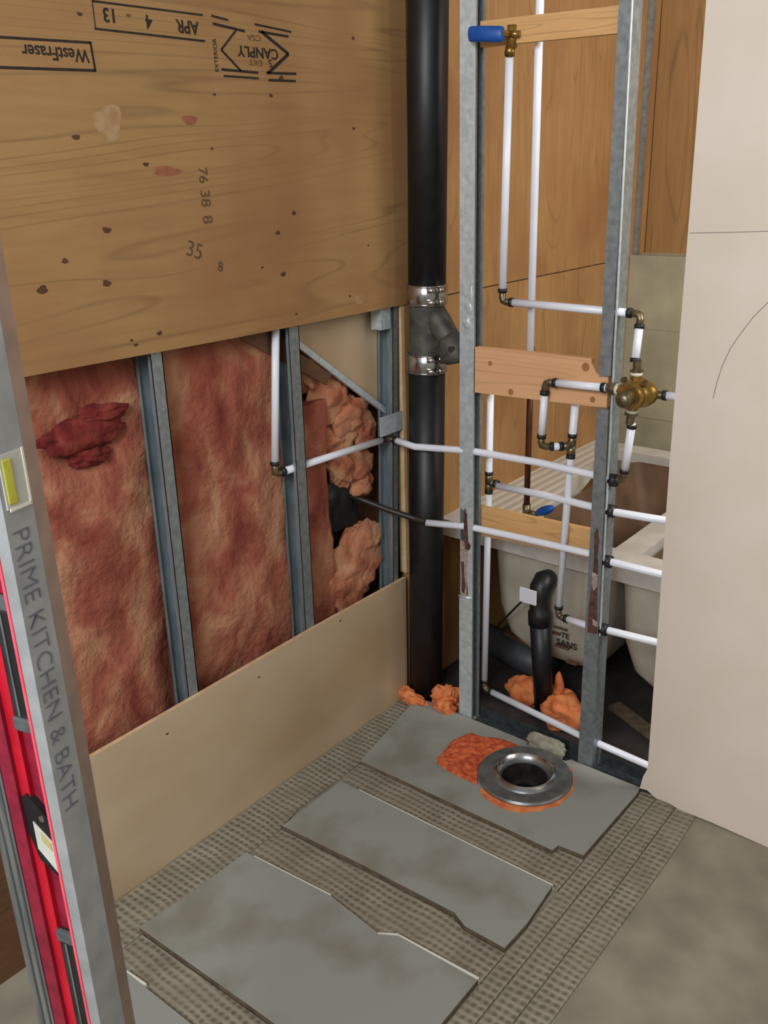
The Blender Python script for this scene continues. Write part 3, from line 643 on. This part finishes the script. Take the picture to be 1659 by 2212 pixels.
obj('washboard', q, GREYWASH, tubt, label='white ridged washboard shelf along the wall')
for x, y in ((0.75, 1.05), (0.40, 1.05), (0.95, 0.35)):
    q = bm_(); tube(q, [(x, y, 0.0), (x, y, 0.17)], 0.018, 12); obj('leg', q, STEELD, tubt, smooth=True)
XA, ZA = (1, 0, -0.0), (0, 0, 1)
for body, x, z, s in (('TE', 0.428, 0.259, 0.026), ('SANS', 0.414, 0.231, 0.0295)):
    text('tub_lettering', body, tubt, (x, 0.2165, z), XA, ZA, s, INK, 1.0, thick=0.0004)
q = bm_()
for x0, x1, z in ((0.404, 0.449, 0.284), (0.398, 0.425, 0.262), (0.410, 0.455, 0.222), (0.450, 0.486, 0.178)): box(q, x0, x1, 0.2155, 0.232, z, z+0.006)
obj('tub_lettering', q, FAINT, tubt)

sp = thing('standpipe', 'black vertical standpipe with white tag in front of the laundry tub', 'pipe', (0.405, 0.18, 0.0))
q = bm_(); tube(q, [(0.406, 0.175, -0.001), (0.385, 0.160, 0.335)], 0.030, 22); obj('pipe', q, BLACKP, sp, smooth=True)
q = bm_(); tube(q, [(0.3865, 0.161, 0.315), (0.3845, 0.160, 0.355), (0.384, 0.160, 0.362), (0.383, 0.160, 0.40), (0.383, 0.165, 0.43), (0.384, 0.185, 0.447), (0.385, 0.208, 0.445)], [0.0345, 0.0345, 0.029, 0.029, 0.033, 0.034, 0.03], 22)
obj('elbow', q, BLACKP, sp, smooth=True)
tg = obj('tag', box(bm_(), 0.337, 0.392, 0.122, 0.127, 0.392, 0.437), TAG, sp, bevel=0.002, label='small white tag')
q = bm_(); tube(q, [(0.347, 0.127, 0.396), (0.30, 0.15, 0.34), (0.235, 0.185, 0.262), (0.205, 0.21, 0.225)], 0.0035, 8); obj('cord', q, BLACKR, sp, smooth=True)

cs = thing('copper_supply', 'brown copper pipe dropping to a small shutoff over the tub', 'pipe', (0.22, 0.35, 0.565))
q = bm_(); tube(q, [(0.221, 0.35, 1.10), (0.219, 0.35, 0.60)], 0.0095, 14); obj('pipe', q, COPPER, cs, smooth=True)
q = bm_(); tube(q, [(0.219, 0.35, 0.605), (0.219, 0.35, 0.5625)], 0.013, 10); tube(q, [(0.219, 0.35, 0.578), (0.26, 0.35, 0.580)], 0.009, 10); obj('shutoff', q, BRONZE, cs, smooth=True)
q = bm_(); blob(q, (0.287, 0.345, 0.600), (0.033, 0.014, 0.016), 0.0, 1, 0, 3)
for v in q.verts: v.co.z += (v.co.x-0.287)*0.45
obj('handle', q, BLUE, cs, smooth=True, label='blue shutoff handle')

single('grey_drain_pipe', tube(bm_(), [(0.04, 0.40, 0.055), (0.20, 0.36, 0.055), (0.33, 0.325, 0.065)], 0.05, 22), mat('dark_grey_pipe', (74, 76, 80), (60, 62, 66), 0.5, scale=20),
       'dark grey drain pipe lying low behind the left plumbing stud', 'pipe', smooth=True, origin=(0.2, 0.36, 0.005))
single('lumber_offcut', hexa(bm_(), [(0.13, 0.37, 0.106), (0.24, 0.345, 0.106), (0.25, 0.42, 0.106), (0.15, 0.44, 0.106)], [(0.13, 0.37, 0.118), (0.24, 0.345, 0.118), (0.25, 0.42, 0.118), (0.15, 0.44, 0.118)]), OLDWOOD,
       'small brown wood offcut lying on the dark grey drain pipe', 'offcut', origin=(0.19, 0.39, 0.106))
single('dark_sheet', hexa(bm_(), [(0.55, 0.32, 0.0), (0.95, 0.13, 0.0), (0.97, 0.17, 0.0), (0.57, 0.36, 0.0)], [(0.55, 0.32, 0.012), (0.95, 0.13, 0.012), (0.97, 0.17, 0.012), (0.57, 0.36, 0.012)]), SLABEDGE,
       'dark board lying on the floor behind the rusty stud', 'board', origin=(0.75, 0.25, 0))

# ------------------------------------------------------------------ foam
q = bm_(); blob(q, (-0.005, -0.022, 0.024), (0.055, 0.020, 0.024), 0.35, 2, 1, 4, 0.0); blob(q, (0.045, -0.030, 0.020), (0.05, 0.022, 0.022), 0.35, 2.2, 2, 4, 0.0); blob(q, (0.135, 0.02, 0.03), (0.045, 0.038, 0.045), 0.4, 2.4, 3, 4, 0.0); blob(q, (0.155, -0.008, 0.018), (0.035, 0.03, 0.028), 0.4, 2.4, 6, 4, 0.0)
single('spray_foam', q, FOAM, 'orange spray foam around the foot of the black stack', 'foam', smooth=True, origin=(0.05, -0.02, 0))
q = bm_(); blob(q, (0.325, 0.205, 0.03), (0.065, 0.055, 0.055), 0.3, 1.8, 4, 4, 0.0); blob(q, (0.470, 0.165, 0.035), (0.062, 0.062, 0.055), 0.3, 1.8, 9, 4, 0.0); blob(q, (0.405, 0.235, 0.03), (0.07, 0.03, 0.04), 0.3, 1.8, 5, 4, 0.0); blob(q, (0.426, 0.225, 0.075), (0.015, 0.014, 0.06), 0.3, 2, 7, 3, 0.0)
single('spray_foam', q, FOAM, 'orange spray foam lumps around the foot of the standpipe', 'foam', smooth=True, origin=(0.4, 0.2, 0))

# ------------------------------------------------------------------ shower floor
def slabthing(poly, label, white=None):
    b = bm_()
    if 'drain' in label and 'round' in label: holed(b, poly, 0.0, 0.0158, 0.066, 0, 1)
    else: prism(b, poly, 2, 0.0, 0.0158, 0, 1)
    t = thing('cement_board', label, 'board', (sum(p[0] for p in poly)/len(poly), sum(p[1] for p in poly)/len(poly), 0.0), 'grey boards on the shower floor')
    obj('board_panel', b, [SLAB, SLABEDGE], t)
    for (x0, y0), (x1, y1), w in white or ():
        q = bm_(); d = V((x1-x0, y1-y0, 0)).normalized(); n_ = V((-d.y, d.x, 0))*w
        A, B = V((x0, y0, 0.0)), V((x1, y1, 0.0)); hexa(q, [A, B, B+n_, A+n_], [v+V((0, 0, 0.0166)) for v in (A, B, B+n_*0.8, A+n_*0.5)])
        obj('white_edge_strip', q, WHITE, t, label='thin white edge')  # white strip along the board's edge
    return t
slabthing([(0.036, -0.004), (0.452, -0.004), (0.462, -0.020), (0.585, -0.020), (0.595, -0.004), (0.803, -0.004), (0.808, -0.030), (0.804, -0.330), (0.738, -0.336), (0.736, -0.360), (0.40, -0.366), (0.118, -0.372), (0.085, -0.20), (0.056, -0.06)],
          'grey board around the round drain')
slabthing([(0.134, -0.474), (0.794, -0.464), (0.806, -0.600), (0.803, -0.688), (0.70, -0.690), (0.66, -0.672), (0.40, -0.684), (0.137, -0.704)],
          'second grey board from the drain, a thin white line on its far edge', [((0.20, -0.4725), (0.794, -0.4635), 0.004)])
slabthing([(0.134, -0.828), (0.40, -0.806), (0.56, -0.824), (0.60, -0.800), (0.803, -0.790), (0.806, -1.120), (0.50, -1.128), (0.121, -1.142), (0.13, -1.0)],
          'third grey board from the drain, ragged white edge near the right band', [((0.16, -0.826), (0.40, -0.806), 0.004), ((0.56, -0.826), (0.60, -0.802), 0.007), ((0.60, -0.802), (0.803, -0.792), 0.008)])
slabthing([(0.20, -1.234), (0.806, -1.222), (0.806, -1.62), (0.16, -1.62)], 'grey board at the lower edge of the photo, nearest the level', [((0.20, -1.234), (0.26, -1.232), 0.008)])
def strip(poly, label, h=0.005):
    b = bm_(); prism(b, poly, 2, 0.0, h)
    return single('mesh_strip', b, MESH, label, 'mesh strip', 'ribbed mesh strips on the shower floor', origin=(poly[0][0], poly[0][1], 0.0))
strip([(0.003, -0.022), (0.040, -0.022), (0.058, -0.08), (0.086, -0.21), (0.114, -0.372), (0.112, -0.62), (0.132, -0.71), (0.13, -1.3), (0.003, -1.3)], 'long ribbed mesh strip along the foot of the low tan board')
strip([(0.116, -0.374), (0.734, -0.362), (0.7385, -0.338), (0.806, -0.333), (0.806, -0.461), (0.134, -0.471)], 'ribbed mesh strip across the floor, next to the drain board')
strip([(0.135, -0.707), (0.66, -0.676), (0.70, -0.693), (0.806, -0.691), (0.806, -0.787), (0.60, -0.797), (0.56, -0.820), (0.40, -0.803), (0.135, -0.824)], 'ribbed mesh strip across the floor, between second and third grey boards')
strip([(0.133, -1.145), (0.50, -1.131), (0.806, -1.123), (0.806, -1.219), (0.133, -1.231)], 'ribbed mesh strip across the floor at the bottom of the photo')
strip([(0.810, -0.004), (0.850, -0.004), (0.853, -1.75), (0.808, -1.75)], 'lengthwise mesh strip touching the right ends of the grey boards', 0.006)
strip([(0.8545, -0.015), (0.906, -0.015), (0.911, -0.4), (0.908, -1.75), (0.857, -1.75)], 'middle one of the three lengthwise mesh strips, under the drywall corner', 0.006)
strip([(0.9095, -0.015), (0.962, -0.015), (0.970, -0.22), (0.966, -1.75), (0.9125, -1.75), (0.9145, -0.4)], 'outer lengthwise mesh strip beside the open concrete floor', 0.006)
q = bm_(); blob(q, (0.515, -0.006, 0.03), (0.062, 0.012, 0.034), 0.35, 2.2, 3, 4, 0.0)
single('mortar_lump', q, mat('pale_mortar', (172, 168, 148), (146, 140, 122), 0.9, scale=40, bmp=0.4), 'pale mortar lump against the floor track behind the drain', 'mortar', smooth=True, origin=(0.515, -0.006, 0))
# drain
dr = thing('shower_drain', 'round grey metal shower drain set in orange foam', 'drain', (0.530, -0.150, 0.0159))
c = (0.530, -0.150, 0.0162)
DRM = mat('drain_metal', (148, 150, 148), (118, 120, 120), 0.35, 0.7, scale=30, bmp=0.08)
obj('flange', lathe2(bm_(), [(0.0615, -0.004), (0.066, 0.0), (0.129, 0.0), (0.131, 0.005), (0.126, 0.010), (0.098, 0.010), (0.090, 0.0105), (0.084, 0.018), (0.076, 0.021), (0.070, 0.016), (0.0635, 0.006), (0.0615, -0.004)], c, 64), DRM, dr, smooth=True)
obj('throat', lathe2(bm_(), [(0.0645, 0.004), (0.0605, -0.004), (0.0600, -0.030), (0.052, -0.050), (0.030, -0.058), (0.028, -0.075), (0.001, -0.076)], c, 48), mat('dark_throat', (70, 64, 60), (48, 42, 40), 0.3, 0.6, scale=30), dr, smooth=True)
obj('ring', lathe2(bm_(), [(0.0665, 0.0125), (0.071, 0.0185), (0.0765, 0.0225), (0.081, 0.0205), (0.0835, 0.0185)], c, 64), CHROME, dr, smooth=True)
obj('outlet', lathe2(bm_(), [(0.034, -0.056), (0.034, -0.046), (0.028, -0.046), (0.026, -0.074)], c, 28), BLACKR, dr, smooth=True)
# cut foam around the drain
def lumpy(poly, z0, h, seed):
    b = bm_(); cx = sum(p[0] for p in poly)/len(poly); cy = sum(p[1] for p in poly)/len(poly)
    rg = []; N = 10; P = []
    for i, p in enumerate(poly):
        q_ = poly[(i+1) % len(poly)]
        for k in range(4): P.append((p[0]+(q_[0]-p[0])*k/4 + random.uniform(-1, 1)*0.003, p[1]+(q_[1]-p[1])*k/4 + random.uniform(-1, 1)*0.003))
    for j in range(N):
        s = 1-j/N; rg.append([b.verts.new((cx+(x-cx)*s, cy+(y-cy)*s, z0 + (0 if j == 0 else h*(0.7+0.8*noise.noise(V((x*s*60, y*s*60, seed))))))) for x, y in P])
    for a_, b_ in zip(rg, rg[1:]):
        for k in range(len(P)): b.faces.new((a_[k], a_[(k+1) % len(P)], b_[(k+1) % len(P)], b_[k]))
    b.faces.new(rg[-1]); b.faces.new(rg[0][::-1]); bmesh.ops.recalc_face_normals(b, faces=b.faces); return b
single('foam_patch', lumpy([(0.287, -0.229), (0.275, -0.13), (0.292, -0.068), (0.348, -0.056), (0.382, -0.036), (0.443, -0.036), (0.447, -0.075), (0.420, -0.10), (0.404, -0.14), (0.404, -0.19), (0.418, -0.245), (0.45, -0.262), (0.412, -0.262), (0.347, -0.258), (0.301, -0.250)], 0.0160, 0.007, 2), FOAMCUT,
       'rough orange cut foam patch left of the drain', 'foam', origin=(0.36, -0.15, 0.0160))
q = bm_(); pr = []
for k in range(26):
    a = math.radians(-118+k*6.8); ro = 0.143+0.016*noise.noise(V((k*0.45, 2, 1)))+0.010*math.sin(k*0.23); pr.append((a, 0.1315, ro))
lo = []
for a, ri, ro in pr: lo.append([(c[0]+ri*math.cos(a), c[1]+ri*math.sin(a)), (c[0]+ro*math.cos(a), c[1]+ro*math.sin(a))])
outl = [p[0] for p in lo] + [p[1] for p in lo[::-1]]
prism(q, outl, 2, 0.0159, 0.0192)
single('foam_ring', q, FOAM, 'thin orange foam crescent on the right side of the drain', 'foam', origin=(0.65, -0.2, 0.0159))

# ------------------------------------------------------------------ drywall at the right
dw = thing('drywall_panel', 'cream drywall panel at the right with pencil lines', 'drywall', (1.1, -0.007, 0.0))
b = bm_(); prism(b, [(0.801, 2.45), (0.8045, 1.9), (0.808, 1.4), (0.811, 0.94), (0.819, 0.4), (0.823, 0.092), (0.812, 0.060), (0.806, 0.020), (0.826, 0.024), (0.850, 0.011), (0.890, 0.012), (0.916, 0.004), (1.0, 0.006), (1.14, 0.001), (2.2, 0.001), (2.2, 2.45)], 1, -0.013, -0.0012)
obj('panel', b, DRY, dw)
q = bm_()
def ribbon(bm, pts, w):
    for (x0, z0), (x1, z1) in zip(pts, pts[1:]):
        d = V((x1-x0, 0, z1-z0)).normalized(); n_ = V((-d.z, 0, d.x))*w*0.5; A = V((x0, 0, z0)); B = V((x1, 0, z1))
        hexa(bm, [(p.x, -0.0129, p.z) for p in (A-n_, B-n_, B+n_, A+n_)], [(p.x, -0.0134, p.z) for p in (A-n_, B-n_, B+n_, A+n_)])
ribbon(q, [(0.812, 1.457), (0.90, 1.460), (0.99, 1.464)], 0.0016); obj('pencil_line', q, PENCIL, dw)
q = bm_(); ribbon(q, [(0.897, 1.108), (0.902, 1.145), (0.910, 1.182), (0.924, 1.222), (0.942, 1.255), (0.965, 1.292), (0.991, 1.323), (1.03, 1.36)], 0.0018); obj('pencil_line', q, PENCIL, dw)

# ------------------------------------------------------------------ spirit level standing at the left
U = V((-0.889, 0.458, 0)); LA = V((0.458, 0.889, 0)); A = math.radians(42)
EX = (LA*math.cos(A) + U*math.sin(A)).normalized(); EY = (U*math.cos(A) - LA*math.sin(A)).normalized()
G0 = V((0.913, -1.658, 0.0)); HL = 1.98
lv = thing('spirit_level', 'long red and grey spirit level standing upright at the left edge', 'level', G0 + EX*0.02 + EY*0.04)
def lbox(a0, a1, b0, b1, z0, z1, bm=None):
    bm = bm or bm_(); q = [G0+EX*a+EY*b_ for a, b_ in ((a0, b0), (a1, b0), (a1, b1), (a0, b1))]
    return hexa(bm, [(p.x, p.y, z0) for p in q], [(p.x, p.y, z1) for p in q])
def lpoly(pts, z0, z1):      # pts: (across, back) pairs
    q = [G0+EX*a+EY*b_ for a, b_ in pts]
    return hexa(bm_(), [(p.x, p.y, z0) for p in q], [(p.x, p.y, z1) for p in q])
W1, W2, BL = 0.0315, 0.052, 0.090
obj('front_flange', lpoly([(0, 0), (W1, 0), (W1+0.0005, 0.002), (W1, 0.014), (0.0, 0.014)], 0.0, HL), ALU, lv)
obj('flange_edge', lpoly([(W1+0.0015, 0.0015), (W2, 0.007), (W2, 0.016), (W1+0.0015, 0.014)], 0.0, HL), mat('reflection_tinted_aluminium', (176, 156, 146), (160, 142, 132), 0.34, 0.8, scale=30), lv)  # warm tint paints the insulation's reflection into the metal colour
obj('back_flange', lpoly([(-0.002, 0.066), (0.040, 0.066), (0.040, BL), (-0.002, BL)], 0.0, HL), ALUB, lv)
for a in (0.070, 0.080): obj('flange_groove', lbox(-0.0026, -0.001, a, a+0.002, 0.0, HL), mat('groove_dark', (70, 74, 78), None, 0.5), lv)
obj('web', lbox(0.008, 0.034, 0.014, 0.066, 0.0, HL), REDD, lv)
obj('red_rib', lbox(0.003, 0.010, 0.038, 0.050, 0.0, HL), RED, lv)
obj('red_rib', lbox(-0.001, 0.010, 0.050, 0.0655, 0.0, HL), REDD, lv)
obj('lit_rim', lbox(-0.0012, 0.004, 0.0135, 0.0165, 0.0, 1.392), LITRIM, lv)  # pink stripe paints the light caught by the red rim edge
# vial window in the front flange
vw = obj('vial_window', lbox(0.004, 0.029, -0.0012, 0.0, 1.352, 1.398), CLEAR, lv)
obj('vial', lbox(0.006, 0.015, -0.0024, -0.0012, 1.356, 1.394), VIAL, vw, bevel=0.001)
obj('window_frame', lbox(0.0275, 0.0295, -0.0022, -0.0010, 1.351, 1.399), TEFLON, vw)
obj('window_frame', lbox(0.006, 0.0295, -0.0022, -0.0010, 1.350, 1.3525), TEFLON, vw)
# black hand grips in the web
for z0, z1 in ((1.135, 1.272), (0.745, 0.900)):
    g_ = obj('hand_grip', lpoly([(0.0035, 0.0165), (0.008, 0.0165), (0.008, 0.052), (0.0035, 0.052)], z0, z1), mat('black_rubber_grip', (40, 42, 46), (26, 28, 30), 0.6, scale=40), lv, bevel=0.002)
    obj('grip_opening', lbox(0.0029, 0.0042, 0.0185, 0.029, z0+0.018, z1-0.018), BLACKR, g_)
    obj('grip_silver_line', lbox(0.0020, 0.0042, 0.029, 0.0315, z0+0.016, z1-0.016), ALUB, g_)  # silver line beside the grip opening
    for zz in (z0, z1-0.014): obj('grip_end', lbox(0.0012, 0.008, 0.0165, 0.040, zz, zz+0.014), mat('grey_rubber', (92, 96, 98), (74, 78, 80), 0.6, scale=50), g_, bevel=0.002)
# plumb vial housing
def lface(pts, a0, a1):      # outline in (back, z)
    q = bm_(); lo_ = [G0+EX*a0+EY*b_+V((0, 0, z)) for b_, z in pts]; hi_ = [G0+EX*a1+EY*b_+V((0, 0, z)) for b_, z in pts]
    return hexa(q, lo_, hi_)
ph = obj('plumb_vial_housing', lface([(0.017, 1.040), (0.042, 1.064), (0.049, 1.058), (0.049, 1.018), (0.040, 0.988), (0.017, 0.972)], 0.0012, 0.009), BLACKP, lv)
obj('vial_card', lface([(0.0185, 1.016), (0.039, 1.034), (0.039, 1.002), (0.0185, 0.980)], 0.0004, 0.002), CLEAR, ph)
obj('vial', lface([(0.020, 1.015), (0.031, 1.0245), (0.031, 1.014), (0.020, 1.005)], -0.0002, 0.001), mat('pale_olive_vial', (178, 170, 112), None, 0.3), ph)
q = bm_(); pc = G0+EX*0.0005+EY*0.027+V((0, 0, 1.040)); tube(q, [pc, pc+EX*0.004], 0.0035, 12); obj('screw', q, CHROME, ph)
text('pen_lettering', 'PRIME KITCHEN & BATH', lv, G0+EX*0.005+EY*(-0.0006)+V((0, 0, 1.334)), (0, 0, -1), tuple(EX), 0.026, mat('grey_pen', (104, 108, 116), None, 0.7), 1.0, thick=-0.0005, extrude=0.0001)
